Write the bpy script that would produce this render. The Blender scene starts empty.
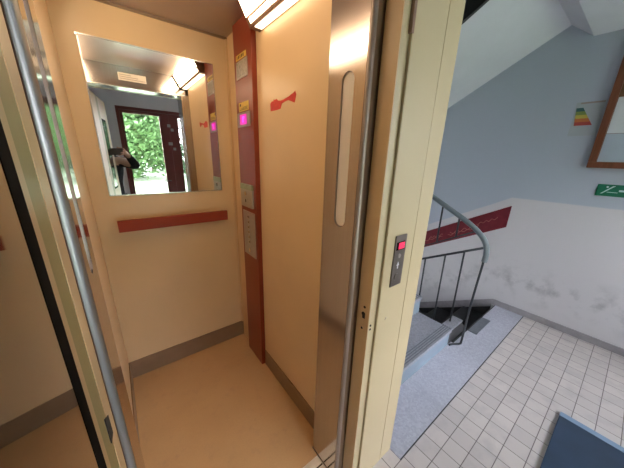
import bpy, bmesh, math, random
from mathutils import Vector, Matrix
random.seed(7)
S = bpy.context.scene
COL = S.collection
ORIG = {}
PI = math.pi

# ------------------------------------------------------------------ materials
def mat(name):
    m = bpy.data.materials.new(name); m.use_nodes = True
    nt = m.node_tree; b = nt.nodes['Principled BSDF']
    return m, nt, b

def noise_bump(nt, b, scale, strength, dist=0.002, detail=4, stretch=None):
    tc = nt.nodes.new('ShaderNodeTexCoord')
    n = nt.nodes.new('ShaderNodeTexNoise'); n.inputs['Scale'].default_value = scale; n.inputs['Detail'].default_value = detail
    if stretch:
        mp = nt.nodes.new('ShaderNodeMapping'); mp.inputs['Scale'].default_value = stretch
        nt.links.new(tc.outputs['Object'], mp.inputs['Vector']); nt.links.new(mp.outputs['Vector'], n.inputs['Vector'])
    else:
        nt.links.new(tc.outputs['Object'], n.inputs['Vector'])
    bp = nt.nodes.new('ShaderNodeBump'); bp.inputs['Strength'].default_value = strength; bp.inputs['Distance'].default_value = dist
    nt.links.new(n.outputs['Fac'], bp.inputs['Height']); nt.links.new(bp.outputs['Normal'], b.inputs['Normal'])
    return n

def plain(name, col, rough=.5, metal=0., var=.06, scale=9., bump=0., coat=0., spec=.5, stretch=None, emit=None, estr=0., ior=1.5):
    """a colour varied a little by noise"""
    m, nt, b = mat(name)
    b.inputs['Roughness'].default_value = rough; b.inputs['Metallic'].default_value = metal
    b.inputs['Coat Weight'].default_value = coat; b.inputs['Coat Roughness'].default_value = .08
    b.inputs['Specular IOR Level'].default_value = spec; b.inputs['IOR'].default_value = ior
    tc = nt.nodes.new('ShaderNodeTexCoord')
    n = nt.nodes.new('ShaderNodeTexNoise'); n.inputs['Scale'].default_value = scale; n.inputs['Detail'].default_value = 5
    if stretch:
        mp = nt.nodes.new('ShaderNodeMapping'); mp.inputs['Scale'].default_value = stretch
        nt.links.new(tc.outputs['Object'], mp.inputs['Vector']); nt.links.new(mp.outputs['Vector'], n.inputs['Vector'])
    else:
        nt.links.new(tc.outputs['Object'], n.inputs['Vector'])
    r = nt.nodes.new('ShaderNodeValToRGB')
    r.color_ramp.elements[0].position = .3; r.color_ramp.elements[1].position = .7
    r.color_ramp.elements[0].color = [c*(1-var) for c in col]+[1]; r.color_ramp.elements[1].color = [min(1, c*(1+var)) for c in col]+[1]
    nt.links.new(n.outputs['Fac'], r.inputs['Fac']); nt.links.new(r.outputs['Color'], b.inputs['Base Color'])
    if bump:
        bp = nt.nodes.new('ShaderNodeBump'); bp.inputs['Strength'].default_value = bump; bp.inputs['Distance'].default_value = .002
        nt.links.new(n.outputs['Fac'], bp.inputs['Height']); nt.links.new(bp.outputs['Normal'], b.inputs['Normal'])
    if emit:
        b.inputs['Emission Color'].default_value = list(emit)+[1]; b.inputs['Emission Strength'].default_value = estr
    return m

def N(nt, t, **kw):
    n = nt.nodes.new(t)
    for k, v in kw.items(): setattr(n, k, v)
    return n

def math_node(nt, op, a, b=None, clamp=False):
    n = nt.nodes.new('ShaderNodeMath'); n.operation = op; n.use_clamp = clamp
    for i, v in enumerate((a, b)):
        if v is None: continue
        if hasattr(v, 'is_output') or hasattr(v, 'links'): nt.links.new(v, n.inputs[i])
        else: n.inputs[i].default_value = v
    return n.outputs[0]

def mixc(nt, fac, a, b):
    n = nt.nodes.new('ShaderNodeMix'); n.data_type = 'RGBA'
    if hasattr(fac, 'links'): nt.links.new(fac, n.inputs[0])
    else: n.inputs[0].default_value = fac
    for i, v in ((6, a), (7, b)):
        if hasattr(v, 'links'): nt.links.new(v, n.inputs[i])
        else: n.inputs[i].default_value = list(v)+[1]
    return n.outputs[2]

M = {}
M['laminate'] = plain('tan_laminate', (.68, .49, .28), rough=.32, var=.04, scale=3, spec=.5)
M['cab_ceiling'] = plain('cab_ceiling_brown', (.46, .375, .335), rough=.3, metal=.55, var=.05, scale=4)
M['stainless'] = plain('brushed_stainless', (.48, .445, .43), rough=.14, metal=1, var=.05, scale=3, stretch=(60, 60, .6))
M['steel_grey'] = plain('dull_grey_edge_steel', (.33, .34, .33), rough=.38, metal=.85, var=.05, scale=6)
M['steel_brown'] = plain('dull_edge_steel', (.40, .33, .29), rough=.42, metal=.7, var=.04, scale=6)
M['steel_polished'] = plain('polished_steel', (.66, .64, .62), rough=.2, metal=1, var=.03, scale=6)
M['steel_rail'] = plain('steel_plate', (.55, .50, .44), rough=.3, metal=.9, var=.05, scale=30)
M['mirror'] = plain('mirror_silver', (.86, .87, .85), rough=.004, metal=1, var=.004, scale=2)
M['redbrown'] = plain('red_brown_laminate', (.235, .042, .02), rough=.3, var=.06, scale=7, spec=.35)
M['rail_red'] = plain('red_brown_handrail', (.27, .034, .012), rough=.45, var=.06, scale=14, spec=.25)
M['base_brown'] = plain('brown_kickplate', (.25, .162, .098), rough=.35, metal=.25, var=.06, scale=12)
M['cream'] = plain('cream_enamel', (.43, .345, .205), rough=.35, var=.03, scale=4, bump=.03)
M['cream_warm_lit'] = plain('cream_enamel_warm_lit', (.58, .41, .22), rough=.4, var=.04, scale=5, bump=.03)  # cream enamel with the warm lamp light of the cab put into its colour
M['olive_tone'] = plain('olive_strip_tone', (.30, .25, .10), rough=.45, var=.05, scale=9)  # olive tone of the strip along the door leaf
M['cream_dark'] = plain('cream_enamel_darker', (.40, .32, .18), rough=.42, var=.06, scale=16)  # slightly darker cream for the strip on the rebate side
M['black'] = plain('black_rubber', (.008, .008, .008), rough=.95, var=.2, scale=40, spec=.05)
M['gap_shade'] = plain('gap_shade_strip', (.22, .13, .075), rough=.5, var=.1, scale=20)  # brown stands in for the shade inside the gap
M['hole'] = plain('dark_recess', (.015, .010, .008), rough=.8, var=.2, scale=60)
M['panel_glass'] = plain('dark_glossy_panel', (.045, .034, .022), rough=.035, var=.08, scale=3, spec=.62, ior=1.55)
M['sill'] = plain('aluminium_sill', (.74, .73, .70), rough=.32, metal=.8, var=.06, scale=40)
M['shaft'] = plain('shaft_concrete', (.10, .095, .09), rough=.9, var=.2, scale=12)
M['insert'] = plain('pale_slot_insert', (.80, .75, .68), rough=.4, var=.03, scale=5)
M['lcd'] = plain('grey_display_glass', (.52, .50, .46), rough=.15, metal=.3, var=.25, scale=60)
M['yellow'] = plain('yellow_sticker', (.74, .52, .10), rough=.45, var=.08, scale=60)
M['ink'] = plain('dark_ink', (.05, .035, .02), rough=.6, var=.1, scale=40)
M['bezel'] = plain('grey_bezel', (.36, .30, .27), rough=.35, metal=.5, var=.05, scale=20)
M['magenta'] = plain('magenta_display', (.35, .01, .22), rough=.3, var=.05, scale=20, emit=(1, .0, .45), estr=.42)
M['magenta_lit'] = plain('magenta_digit', (.6, .1, .45), rough=.3, var=.05, scale=20, emit=(1, .05, .65), estr=.7)
M['red_display'] = plain('red_display', (.35, .01, .05), rough=.3, var=.05, scale=20, emit=(1, .02, .09), estr=.45)
M['plate'] = plain('grey_button_plate', (.45, .40, .35), rough=.35, metal=.6, var=.05, scale=20)
M['button'] = plain('chrome_button', (.72, .68, .62), rough=.15, metal=1, var=.04, scale=30)
M['keyhole'] = M['hole']
M['greenish'] = plain('greenish_cover', (.30, .34, .20), rough=.3, var=.1, scale=40)
M['residue'] = plain('red_sticker_residue', (.55, .045, .035), rough=.55, var=.12, scale=60)
M['white_plate'] = plain('pale_rating_plate', (.80, .76, .70), rough=.4, var=.03, scale=20)
M['lamp_body'] = plain('brown_lamp_housing', (.22, .13, .09), rough=.35, metal=.3, var=.05, scale=10)
M['lamp_soft'] = plain('soft_lamp_slot', (.9, .85, .75), rough=.4, var=.02, scale=30, emit=(1, .79, .56), estr=2.4)
M['lamp'] = plain('lit_lamp_diffuser', (.9, .85, .75), rough=.4, var=.02, scale=30, emit=(1, .765, .50), estr=7.6)
M['dark_plate'] = plain('dark_call_plate', (.16, .135, .12), rough=.32, metal=.75, var=.08, scale=20)
M['grey_white'] = plain('pale_grey_mark', (.60, .60, .62), rough=.5, var=.04, scale=20)
M['rubber_rail'] = plain('grey_handrail_sleeve', (.17, .20, .215), rough=.4, var=.08, scale=10)
M['black_steel'] = plain('black_painted_steel', (.028, .032, .037), rough=.45, var=.15, scale=20)
M['white_wall'] = plain('white_plaster', (.77, .76, .77), rough=.75, var=.03, scale=5, bump=.05)
M['soffit'] = plain('soffit_plaster', (.63, .635, .66), rough=.8, var=.03, scale=5, bump=.05)
M['darkened_stair_wall'] = plain('darkened_stair_plaster', (.20, .20, .21), rough=.8, var=.04, scale=5)  # unseen stair walls coloured dark to keep the haunch in shade
M['stairwell_shade'] = plain('dark_stairwell_shade', (.025, .024, .024), rough=.7, var=.1, scale=6)  # darkness of the upper stairwell put into its edge, walls and ceiling
M['stair_grey'] = plain('grey_riser_paint', (.17, .215, .26), rough=.5, var=.08, scale=8)
M['curb_shaded_riser'] = plain('dark_curb_shaded_riser', (.028, .026, .027), rough=.6, var=.15, scale=12)  # own dark of curb and joint; stairwell shade painted into descending risers
M['shaded_tread'] = plain('shaded_lower_tread', (.02, .021, .024), rough=.7, var=.15, scale=20)  # stairwell darkness put into the colour of the descending treads
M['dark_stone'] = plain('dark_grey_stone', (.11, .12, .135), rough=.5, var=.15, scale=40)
M['skirt'] = plain('grey_skirting_paint', (.31, .29, .30), rough=.5, var=.14, scale=14)
M['mat_blue'] = plain('dark_blue_mat', (.015, .034, .066), rough=.6, var=.12, scale=10, bump=.2)
M['mat_edge'] = plain('pale_blue_mat_edge', (.17, .25, .36), rough=.4, var=.06, scale=14)
M['maroon'] = plain('maroon_sign', (.17, .018, .028), rough=.45, var=.16, scale=16)
M['faded_gold'] = plain('faded_gold_lettering', (.36, .13, .10), rough=.6, var=.1, scale=60)
M['wood'] = plain('orange_brown_wood', (.19, .06, .028), rough=.4, var=.2, scale=6, stretch=(8, 8, 1))
M['board'] = plain('brown_backing_board', (.17, .085, .04), rough=.7, var=.15, scale=20)
M['paper'] = plain('white_notice_paper', (.66, .70, .72), rough=.6, var=.03, scale=6)
M['paper_blue'] = plain('pale_blue_notice_paper', (.42, .49, .56), rough=.6, var=.05, scale=6)
M['clear_sheet'] = plain('grey_plastic_sheet', (.42, .46, .48), rough=.3, var=.04, scale=6)
M['teal'] = plain('dark_teal_band', (.03, .11, .12), rough=.5)
M['olive'] = plain('green_band', (.20, .28, .07), rough=.5)
M['band_yellow'] = plain('yellow_band', (.55, .45, .08), rough=.5)
M['band_orange'] = plain('orange_band', (.55, .17, .05), rough=.5)
M['band_red'] = plain('red_band', (.40, .06, .05), rough=.5)
M['sign_green'] = plain('sign_green', (.01, .17, .09), rough=.4, var=.1, scale=14)
M['sign_white'] = plain('sign_white', (.55, .72, .68), rough=.5)
M['door_brown'] = plain('dark_red_brown_paint', (.20, .045, .038), rough=.4, var=.1, scale=7)
M['sticker_grey'] = plain('grey_sticker', (.45, .45, .43), rough=.5)
M['jacket'] = plain('black_jacket', (.012, .013, .018), rough=.85, var=.2, scale=30, bump=.2)
M['trouser'] = plain('dark_trousers', (.03, .033, .045), rough=.85, var=.15, scale=30)
M['skin'] = plain('skin', (.62, .40, .30), rough=.5, var=.05, scale=14)
M['hair'] = plain('dark_hair', (.03, .02, .014), rough=.6, var=.3, scale=60)
M['shoe'] = plain('black_shoe', (.02, .02, .02), rough=.4)
M['phone'] = plain('dark_phone_back', (.035, .03, .022), rough=.25, var=.1, scale=10)
M['bark'] = plain('bark', (.12, .085, .06), rough=.9, var=.3, scale=20, stretch=(1, 1, .2))
M['lawn'] = plain('lawn_grass', (.15, .195, .115), rough=.95, var=.2, scale=3, bump=.4)
M['paving'] = plain('pale_paving', (.55, .56, .55), rough=.9, var=.08, scale=5)
for i, c in enumerate([(.045, .105, .03), (.062, .13, .038), (.036, .085, .028), (.08, .15, .05)]):
    M['leaf%d' % i] = plain('leaves_%s' % 'abcd'[i], c, rough=.6, var=.35, scale=2.5)

def make_glass(name):
    """thin window glass: clear with a reflection that grows towards grazing"""
    m, nt, b = mat(name)
    out = nt.nodes['Material Output']; nt.nodes.remove(b)
    t = N(nt, 'ShaderNodeBsdfTransparent'); t.inputs[0].default_value = (.96, .955, .96, 1)
    g = N(nt, 'ShaderNodeBsdfGlossy'); g.inputs['Roughness'].default_value = .01
    fr = N(nt, 'ShaderNodeFresnel'); fr.inputs[0].default_value = 1.45
    mx = N(nt, 'ShaderNodeMixShader')
    nt.links.new(fr.outputs[0], mx.inputs[0]); nt.links.new(t.outputs[0], mx.inputs[1]); nt.links.new(g.outputs[0], mx.inputs[2])
    nt.links.new(mx.outputs[0], out.inputs[0])
    return m
M['glass'] = make_glass('window_glass')

def make_lino():
    m, nt, b = mat('speckled_lino')
    tc = N(nt, 'ShaderNodeTexCoord')
    n1 = N(nt, 'ShaderNodeTexNoise'); n1.inputs['Scale'].default_value = 3.2; n1.inputs['Detail'].default_value = 6
    n2 = N(nt, 'ShaderNodeTexNoise'); n2.inputs['Scale'].default_value = 120; n2.inputs['Detail'].default_value = 3
    n3 = N(nt, 'ShaderNodeTexNoise'); n3.inputs['Scale'].default_value = 14; n3.inputs['Detail'].default_value = 8; n3.inputs['Roughness'].default_value = .7
    for n in (n1, n2, n3): nt.links.new(tc.outputs['Object'], n.inputs['Vector'])
    c = mixc(nt, n1.outputs['Fac'], (.47, .27, .11), (.63, .39, .185))
    f2 = math_node(nt, 'MULTIPLY', n2.outputs['Fac'], .35)
    c = mixc(nt, f2, c, (.36, .20, .09))
    f3 = math_node(nt, 'MULTIPLY', math_node(nt, 'SUBTRACT', n3.outputs['Fac'], .54), 5., True)
    f3 = math_node(nt, 'MULTIPLY', f3, .25)
    c = mixc(nt, f3, c, (.25, .16, .11))
    nt.links.new(c, b.inputs['Base Color']); b.inputs['Roughness'].default_value = .38
    return m
M['lino'] = make_lino()

def make_tiles():
    m, nt, b = mat('small_square_tiles')
    tc = N(nt, 'ShaderNodeTexCoord')
    mp = N(nt, 'ShaderNodeMapping'); mp.inputs['Location'].default_value = (.017, -.013, 0)
    nt.links.new(tc.outputs['Object'], mp.inputs['Vector'])
    br = N(nt, 'ShaderNodeTexBrick'); br.offset = 0; br.squash = 1
    br.inputs['Scale'].default_value = 1; br.inputs['Brick Width'].default_value = .1; br.inputs['Row Height'].default_value = .1
    br.inputs['Mortar Size'].default_value = .0022; br.inputs['Mortar Smooth'].default_value = .3; br.inputs['Bias'].default_value = 0
    br.inputs['Color1'].default_value = (.53, .475, .44, 1); br.inputs['Color2'].default_value = (.45, .405, .38, 1)
    br.inputs['Mortar'].default_value = (.13, .105, .10, 1)
    nt.links.new(mp.outputs['Vector'], br.inputs['Vector'])
    n = N(nt, 'ShaderNodeTexNoise'); n.inputs['Scale'].default_value = 9; n.inputs['Detail'].default_value = 6
    nt.links.new(tc.outputs['Object'], n.inputs['Vector'])
    f = math_node(nt, 'SUBTRACT', n.outputs['Fac'], .5); f = math_node(nt, 'MULTIPLY', f, 1.6, True)
    c = mixc(nt, f, br.outputs['Color'], (.27, .25, .25))
    nt.links.new(c, b.inputs['Base Color']); b.inputs['Roughness'].default_value = .42
    bp = N(nt, 'ShaderNodeBump'); bp.inputs['Strength'].default_value = .5; bp.inputs['Distance'].default_value = .002
    inv = math_node(nt, 'SUBTRACT', 1., br.outputs['Fac'])
    nt.links.new(inv, bp.inputs['Height']); nt.links.new(bp.outputs['Normal'], b.inputs['Normal'])
    return m
M['tiles'] = make_tiles()

def make_terrazzo(name, base, dark, light):
    m, nt, b = mat(name)
    tc = N(nt, 'ShaderNodeTexCoord')
    v = N(nt, 'ShaderNodeTexVoronoi'); v.inputs['Scale'].default_value = 95
    n = N(nt, 'ShaderNodeTexNoise'); n.inputs['Scale'].default_value = 4; n.inputs['Detail'].default_value = 6
    for k in (v, n): nt.links.new(tc.outputs['Object'], k.inputs['Vector'])
    sep = N(nt, 'ShaderNodeSeparateColor'); nt.links.new(v.outputs['Color'], sep.inputs[0])
    c = mixc(nt, sep.outputs[0], dark, light)
    c = mixc(nt, .62, c, base)
    f = math_node(nt, 'SUBTRACT', n.outputs['Fac'], .5); f = math_node(nt, 'MULTIPLY', f, 1.2, True)
    c = mixc(nt, f, c, dark)
    nt.links.new(c, b.inputs['Base Color']); b.inputs['Roughness'].default_value = .5
    return m
M['terrazzo'] = make_terrazzo('terrazzo', (.385, .39, .44), (.26, .26, .31), (.49, .49, .54))
M['tread'] = make_terrazzo('tread_terrazzo', (.225, .225, .25), (.14, .14, .16), (.32, .32, .35))

def make_stair_wall():
    """gloss blue-grey paint above an off-white dado; the border runs level on the landing and falls with the stairs; smudges low down"""
    m, nt, b = mat('two_tone_stair_wall')
    g = N(nt, 'ShaderNodeNewGeometry'); s = N(nt, 'ShaderNodeSeparateXYZ'); nt.links.new(g.outputs['Position'], s.inputs[0])
    fall = math_node(nt, 'MULTIPLY', math_node(nt, 'MAXIMUM', math_node(nt, 'SUBTRACT', s.outputs[1], .765), 0.), .575)
    zz = math_node(nt, 'ADD', s.outputs[2], fall)          # height above the stair line
    nz = N(nt, 'ShaderNodeTexNoise'); nz.inputs['Scale'].default_value = 7; nz.inputs['Detail'].default_value = 6; nz.inputs['Roughness'].default_value = .62
    nt.links.new(g.outputs['Position'], nz.inputs['Vector'])
    wob = math_node(nt, 'MULTIPLY', math_node(nt, 'SUBTRACT', nz.outputs['Fac'], .5), .012)
    edge = math_node(nt, 'ADD', zz, wob)
    up = math_node(nt, 'MULTIPLY', math_node(nt, 'SUBTRACT', edge, 1.168), 90., True)
    # smudges in a band about knee height
    band = math_node(nt, 'SUBTRACT', 1., math_node(nt, 'MULTIPLY', math_node(nt, 'ABSOLUTE', math_node(nt, 'SUBTRACT', zz, .34)), 4.2), True)
    sm = math_node(nt, 'MULTIPLY', math_node(nt, 'SUBTRACT', nz.outputs['Fac'], .49), 5., True)
    sm = math_node(nt, 'MULTIPLY', math_node(nt, 'MULTIPLY', sm, band), .62)
    low = mixc(nt, sm, (.62, .60, .605), (.25, .25, .26))
    c = mixc(nt, up, low, (.445, .495, .56))
    nt.links.new(c, b.inputs['Base Color'])
    rg = math_node(nt, 'SUBTRACT', .75, math_node(nt, 'MULTIPLY', up, .42))
    nt.links.new(rg, b.inputs['Roughness'])
    n2 = N(nt, 'ShaderNodeTexNoise'); n2.inputs['Scale'].default_value = 26; n2.inputs['Detail'].default_value = 4
    nt.links.new(g.outputs['Position'], n2.inputs['Vector'])
    bp = N(nt, 'ShaderNodeBump'); bp.inputs['Strength'].default_value = .12; bp.inputs['Distance'].default_value = .004
    nt.links.new(n2.outputs['Fac'], bp.inputs['Height']); nt.links.new(bp.outputs['Normal'], b.inputs['Normal'])
    return m
M['stair_wall'] = make_stair_wall()

# ------------------------------------------------------------------ building helpers
def prop(o, label=None, cat=None, group=None, kind=None):
    if label: o['label'] = label
    if cat: o['category'] = cat
    if group: o['group'] = group
    if kind: o['kind'] = kind
    return o

def obj(name, bm, m, parent=None, label=None, cat=None, group=None, kind=None, smooth=False):
    me = bpy.data.meshes.new(name)
    bmesh.ops.recalc_face_normals(bm, faces=bm.faces[:])
    if parent is not None: org = ORIG[parent.name]
    elif kind == 'structure': org = Vector((0, 0, 0))
    else:
        xs = [v.co for v in bm.verts]
        lo = [min(v[i] for v in xs) for i in range(3)]; hi = [max(v[i] for v in xs) for i in range(3)]
        org = Vector(((lo[0]+hi[0])/2, (lo[1]+hi[1])/2, lo[2]))
    bmesh.ops.translate(bm, verts=bm.verts[:], vec=-org)
    bm.to_mesh(me); bm.free()
    if smooth:
        for p in me.polygons: p.use_smooth = True
    o = bpy.data.objects.new(name, me); COL.objects.link(o)
    me.materials.append(M[m] if isinstance(m, str) else m)
    if parent is not None: o.parent = parent
    else: o.location = org
    ORIG[o.name] = org
    return prop(o, label, cat, group, kind)

def thing(name, loc, label, cat, group=None):
    o = bpy.data.objects.new(name, None); COL.objects.link(o); o.location = loc; o.empty_display_size = .05
    ORIG[o.name] = Vector(loc)
    return prop(o, label, cat, group)

def box(x0, x1, y0, y1, z0, z1, bev=0., bm=None, seg=2):
    bm = bm or bmesh.new()
    r = bmesh.ops.create_cube(bm, size=1)
    vs = r['verts']
    bmesh.ops.scale(bm, vec=(abs(x1-x0), abs(y1-y0), abs(z1-z0)), verts=vs)
    bmesh.ops.translate(bm, vec=((x0+x1)/2, (y0+y1)/2, (z0+z1)/2), verts=vs)
    if bev:
        es = list({e for v in vs for e in v.link_edges})
        bmesh.ops.bevel(bm, geom=es, offset=bev, segments=seg, affect='EDGES', profile=.7)
    return bm

def prism(pts, axis, a, b, bm=None):
    """polygon pts (2d) extruded along axis from a to b. x: pts=(y,z); y: pts=(x,z); z: pts=(x,y)"""
    bm = bm or bmesh.new()
    f = {'x': lambda p, t: (t, p[0], p[1]), 'y': lambda p, t: (p[0], t, p[1]), 'z': lambda p, t: (p[0], p[1], t)}[axis]
    A = [bm.verts.new(f(p, a)) for p in pts]; B = [bm.verts.new(f(p, b)) for p in pts]
    n = len(pts)
    bm.faces.new(A); bm.faces.new(B[::-1])
    for i in range(n): bm.faces.new((A[i], B[i], B[(i+1) % n], A[(i+1) % n]))
    return bm

def tube(pts, r, n=12, bm=None, cap=True):
    bm = bm or bmesh.new()
    pts = [Vector(p) for p in pts]; rings = []
    up = None
    for i, p in enumerate(pts):
        d = (pts[min(i+1, len(pts)-1)]-pts[max(i-1, 0)]).normalized()
        if up is None:
            up = d.orthogonal().normalized()
        else:
            up = (up-d*up.dot(d)).normalized()
        s = d.cross(up); rr = r[i] if isinstance(r, (list, tuple)) else r
        rings.append([bm.verts.new(p+(up*math.cos(2*PI*k/n)+s*math.sin(2*PI*k/n))*rr) for k in range(n)])
    for a, b in zip(rings, rings[1:]):
        for k in range(n): bm.faces.new((a[k], a[(k+1) % n], b[(k+1) % n], b[k]))
    if cap: bm.faces.new(rings[0][::-1]); bm.faces.new(rings[-1])
    return bm

def disc(c, axis, r, h, n=20, bm=None):
    c = Vector(c); a = {'x': Vector((1, 0, 0)), 'y': Vector((0, 1, 0)), 'z': Vector((0, 0, 1))}[axis]
    return tube([c-a*h/2, c+a*h/2], r, n, bm)

def smooth_path(pts, k=6):
    P = [Vector(p) for p in pts]; out = []
    for i in range(len(P)-1):
        a, b, c, d = P[max(i-1, 0)], P[i], P[i+1], P[min(i+2, len(P)-1)]
        for j in range(k):
            t = j/k
            out.append(.5*((2*b)+(c-a)*t+(2*a-5*b+4*c-d)*t*t+(3*b-a-3*c+d)*t**3))
    return out+[P[-1]]

def struct(name, bm, m, parent=None, label=None):
    return obj(name, bm, m, parent, label, kind='structure')

def stadium(cy, z0, z1, w, n=14):
    r = w/2; pts = []
    for k in range(n+1):
        a = PI*k/n; pts.append((cy+r*math.cos(a), z1-r+r*math.sin(a)))
    for k in range(n+1):
        a = PI+PI*k/n; pts.append((cy+r*math.cos(a), z0+r+r*math.sin(a)))
    return pts

def plate_with_hole(outer, hole, x0, x1):
    """a slab in the y-z plane between x0 and x1 with one opening"""
    bm = bmesh.new()
    loops = {}
    for x in (x0, x1):
        es = []
        for key, pts in (('o', outer), ('h', hole)):
            vs = [bm.verts.new((x, p[0], p[1])) for p in pts]; loops[(x, key)] = vs
            for i in range(len(vs)): es.append(bm.edges.new((vs[i], vs[(i+1) % len(vs)])))
        bmesh.ops.triangle_fill(bm, use_beauty=True, use_dissolve=False, edges=es)
    for key in 'oh':
        A, B = loops[(x0, key)], loops[(x1, key)]
        for i in range(len(A)): bm.faces.new((A[i], A[(i+1) % len(A)], B[(i+1) % len(A)], B[i]))
    return bm

# ------------------------------------------------------------------ numbers of the place (metres; the photographer's phone is at 0,0,1.5)
CL, CR, CF, CB, CH = -.123, .69, .73, 1.82, 2.2       # lift car: left, right, front, back, height
FY = .48                                              # face of the landing door frame
SW = 3.12                                             # stair side wall
EY = -1.6                                             # entrance wall
LC = 2.463                                            # landing ceiling
ST = .68                                              # where the stairs start
RIS, TRD = .165, .29

# ------------------------------------------------------------------ lift car shell
struct('floor_cab', box(CL-.02, CR+.02, .69, CB+.02, -.03, 0), 'lino')
struct('wall_cab_back', box(CL-.02, CR+.02, CB, CB+.02, 0, CH), 'laminate')
struct('wall_cab_right', box(CR, CR+.02, CF-.005, CB, 0, CH), 'laminate')
struct('wall_cab_left', box(CL-.02, CL, CF-.005, CB, 0, CH), 'laminate')
struct('ceiling_cab', box(CL-.02, CR+.02, .56, CB+.02, CH, CH+.02), 'cab_ceiling')
struct('baseboard_cab_back', box(CL, CR, CB-.006, CB, 0, .132), 'base_brown')
struct('baseboard_cab_right', box(CR-.006, CR, CF, 1.40, 0, .125), 'base_brown')
struct('baseboard_cab_left', box(CL, CL+.006, CF, CB-.006, 0, .132), 'base_brown')
struct('trim_cab_back', box(CL, CR, CB-.008, CB, CH-.012, CH), 'base_brown')
struct('trim_cab_corner', box(CR-.012, CR, CB-.012, CB, .132, CH-.012), 'laminate')

def cab_post(side, label):
    xs = .62 if side > 0 else -.066          # visible stainless face
    xo = .712 if side > 0 else -.145
    y0, y1 = .566, CF
    t = thing('entrance_post', ((xs+xo)/2, (y0+y1)/2, 0), label, 'lift door post', None)
    d = .018*side
    hole = stadium(.638, 1.262, 1.757, .056)
    outer = [(y0, 0), (y1, 0), (y1, 2.03), (y0, 2.03)]
    obj('face_plate', plate_with_hole(outer, hole, xs, xs+d), 'stainless', t)
    a, b = sorted((xs+d, xo))
    obj('post_core', box(a+.001, b, y0, y1, 0, 2.03), 'stainless', t)
    xi = xs+d*.45
    ins = obj('slot_insert', prism(stadium(.638, 1.2635, 1.7555, .053), 'x', xi-.002*side, xi+.003*side), 'insert', t, label='pale insert in the upright slot')
    # rounded leading edge
    pts = []
    for k in range(9):
        a = PI/2*k/8
        pts.append((xs+side*(.013-.013*math.cos(a)), y0-.002-.013*math.sin(a)))
    pts.append((xs+side*.014, y0-.002))
    obj('shadow_gap', box(min(xs+side*.0145, xo), max(xs+side*.0145, xo), y0-.008, y0-.0005, 0, 2.03), 'gap_shade', t, label='strip with the shade of the gap in its colour')
    obj('rounded_edge', prism(pts, 'z', 0, 2.03), 'steel_brown' if side > 0 else 'steel_grey', t, label='rounded front edge of bare steel')
    obj('foot_block', box(min(xs, xs+.03*side), max(xs, xs+.03*side), .60, y1+.004, 0, .012), 'steel_rail', t)
    return t
cab_post(1, 'stainless steel lift door post with upright rounded slot beside the tan side wall')
cab_post(-1, 'stainless steel post seen edge-on at the hinge side of the lift opening')

t = thing('entrance_header', (.28, .64, 2.03), 'stainless steel header with pale plate, above the lift opening, seen in the mirror', 'header')
obj('header_panel', box(-.145, .712, .566, .66, 2.045, CH), 'stainless', t)
obj('lower_lip', box(-.145, .712, .544, .672, 2.03, 2.045, .004), 'steel_polished', t, label='shiny lower lip')
pl = obj('rating_plate', box(.155, .36, .66, .664, 2.09, 2.15, .0015), 'white_plate', t, label='pale rating plate')
bm = bmesh.new()
for k in range(3): box(.165, .35-.05*k, .664, .6645, 2.102+.015*k, 2.106+.015*k, 0, bm)
obj('plate_text_lines', bm, 'bezel', pl)

t = thing('door_sill', (.28, .615, 0), 'pale aluminium sill with grooves across the lift entrance', 'sill')
obj('sill_plate', box(-.066, .62, .552, .69, -.03, .001), 'sill', t)
bm = bmesh.new()
for k in range(3): box(-.06, .615, .582+.03*k, .588+.03*k, .0005, .0022, 0, bm)
obj('sill_groove', bm, 'hole', t, label='dark grooves')

# wedge lamps in both ceiling corners
LY0, LY1 = .68, 1.345
def corner_lamp(wall_x, lip, top, ly0, ly1, label):
    """wedge section: flat underside from the wall to the lip, slanted diffuser from the lip up to the ceiling"""
    sg = 1 if lip[0] > wall_x else -1
    t = thing('corner_lamp', ((wall_x+lip[0])/2, (ly0+ly1)/2, 2.08), label, 'ceiling lamp')
    prof = [(wall_x, lip[1]-.008), (lip[0]-sg*.004, lip[1]-.008), lip, top, (wall_x, CH-.001)]
    obj('lamp_housing', prism(prof, 'y', ly0, ly1), 'lamp_body', t)
    A_ = Vector((lip[0], 0, lip[1])); B_ = Vector((top[0], 0, top[1])); n = Vector((-(B_.z-A_.z), 0, B_.x-A_.x)).normalized()
    if n.x*sg < 0: n = -n
    def slanted(u0, u1, y0, y1, lift):
        p0, p1 = A_.lerp(B_, u0), A_.lerp(B_, u1)
        pts = [(p0+n*.0005), (p1+n*.0005), (p1+n*lift), (p0+n*lift)]
        return prism([(p.x, p.z) for p in pts], 'y', y0, y1)
    obj('diffuser', slanted(.30, .95, ly0+.02, ly1-.012, .003), 'lamp', t, label='large glowing diffuser')
    obj('lower_strip', slanted(.04, .21, ly0+.02, ly1-.03, .003), 'lamp', t, label='narrow glowing lower strip')
    a, b = sorted((wall_x+sg*.006, lip[0]-sg*.012))
    obj('downlight_slot', box(a, b, ly0+.03, ly1-.04, lip[1]-.0105, lip[1]-.0085), 'lamp_soft', t, label='softly glowing slot along the wall')
    for f in (.33, .66): obj('divider', slanted(.03, .22, ly0+(ly1-ly0)*f-.004, ly0+(ly1-ly0)*f+.004, .005), 'lamp_body', t)
corner_lamp(.6895, (.634, 2.102), (.58, CH-.001), .68, 1.365, 'glowing wedge-shaped ceiling lamp in the corner above the tan side wall and red column')
corner_lamp(CL+.0005, (-.082, 2.122), (-.060, CH-.001), .68, 1.62, 'glowing wedge-shaped lamp high over the hinge side wall, glimpsed only in reflections')

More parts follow.
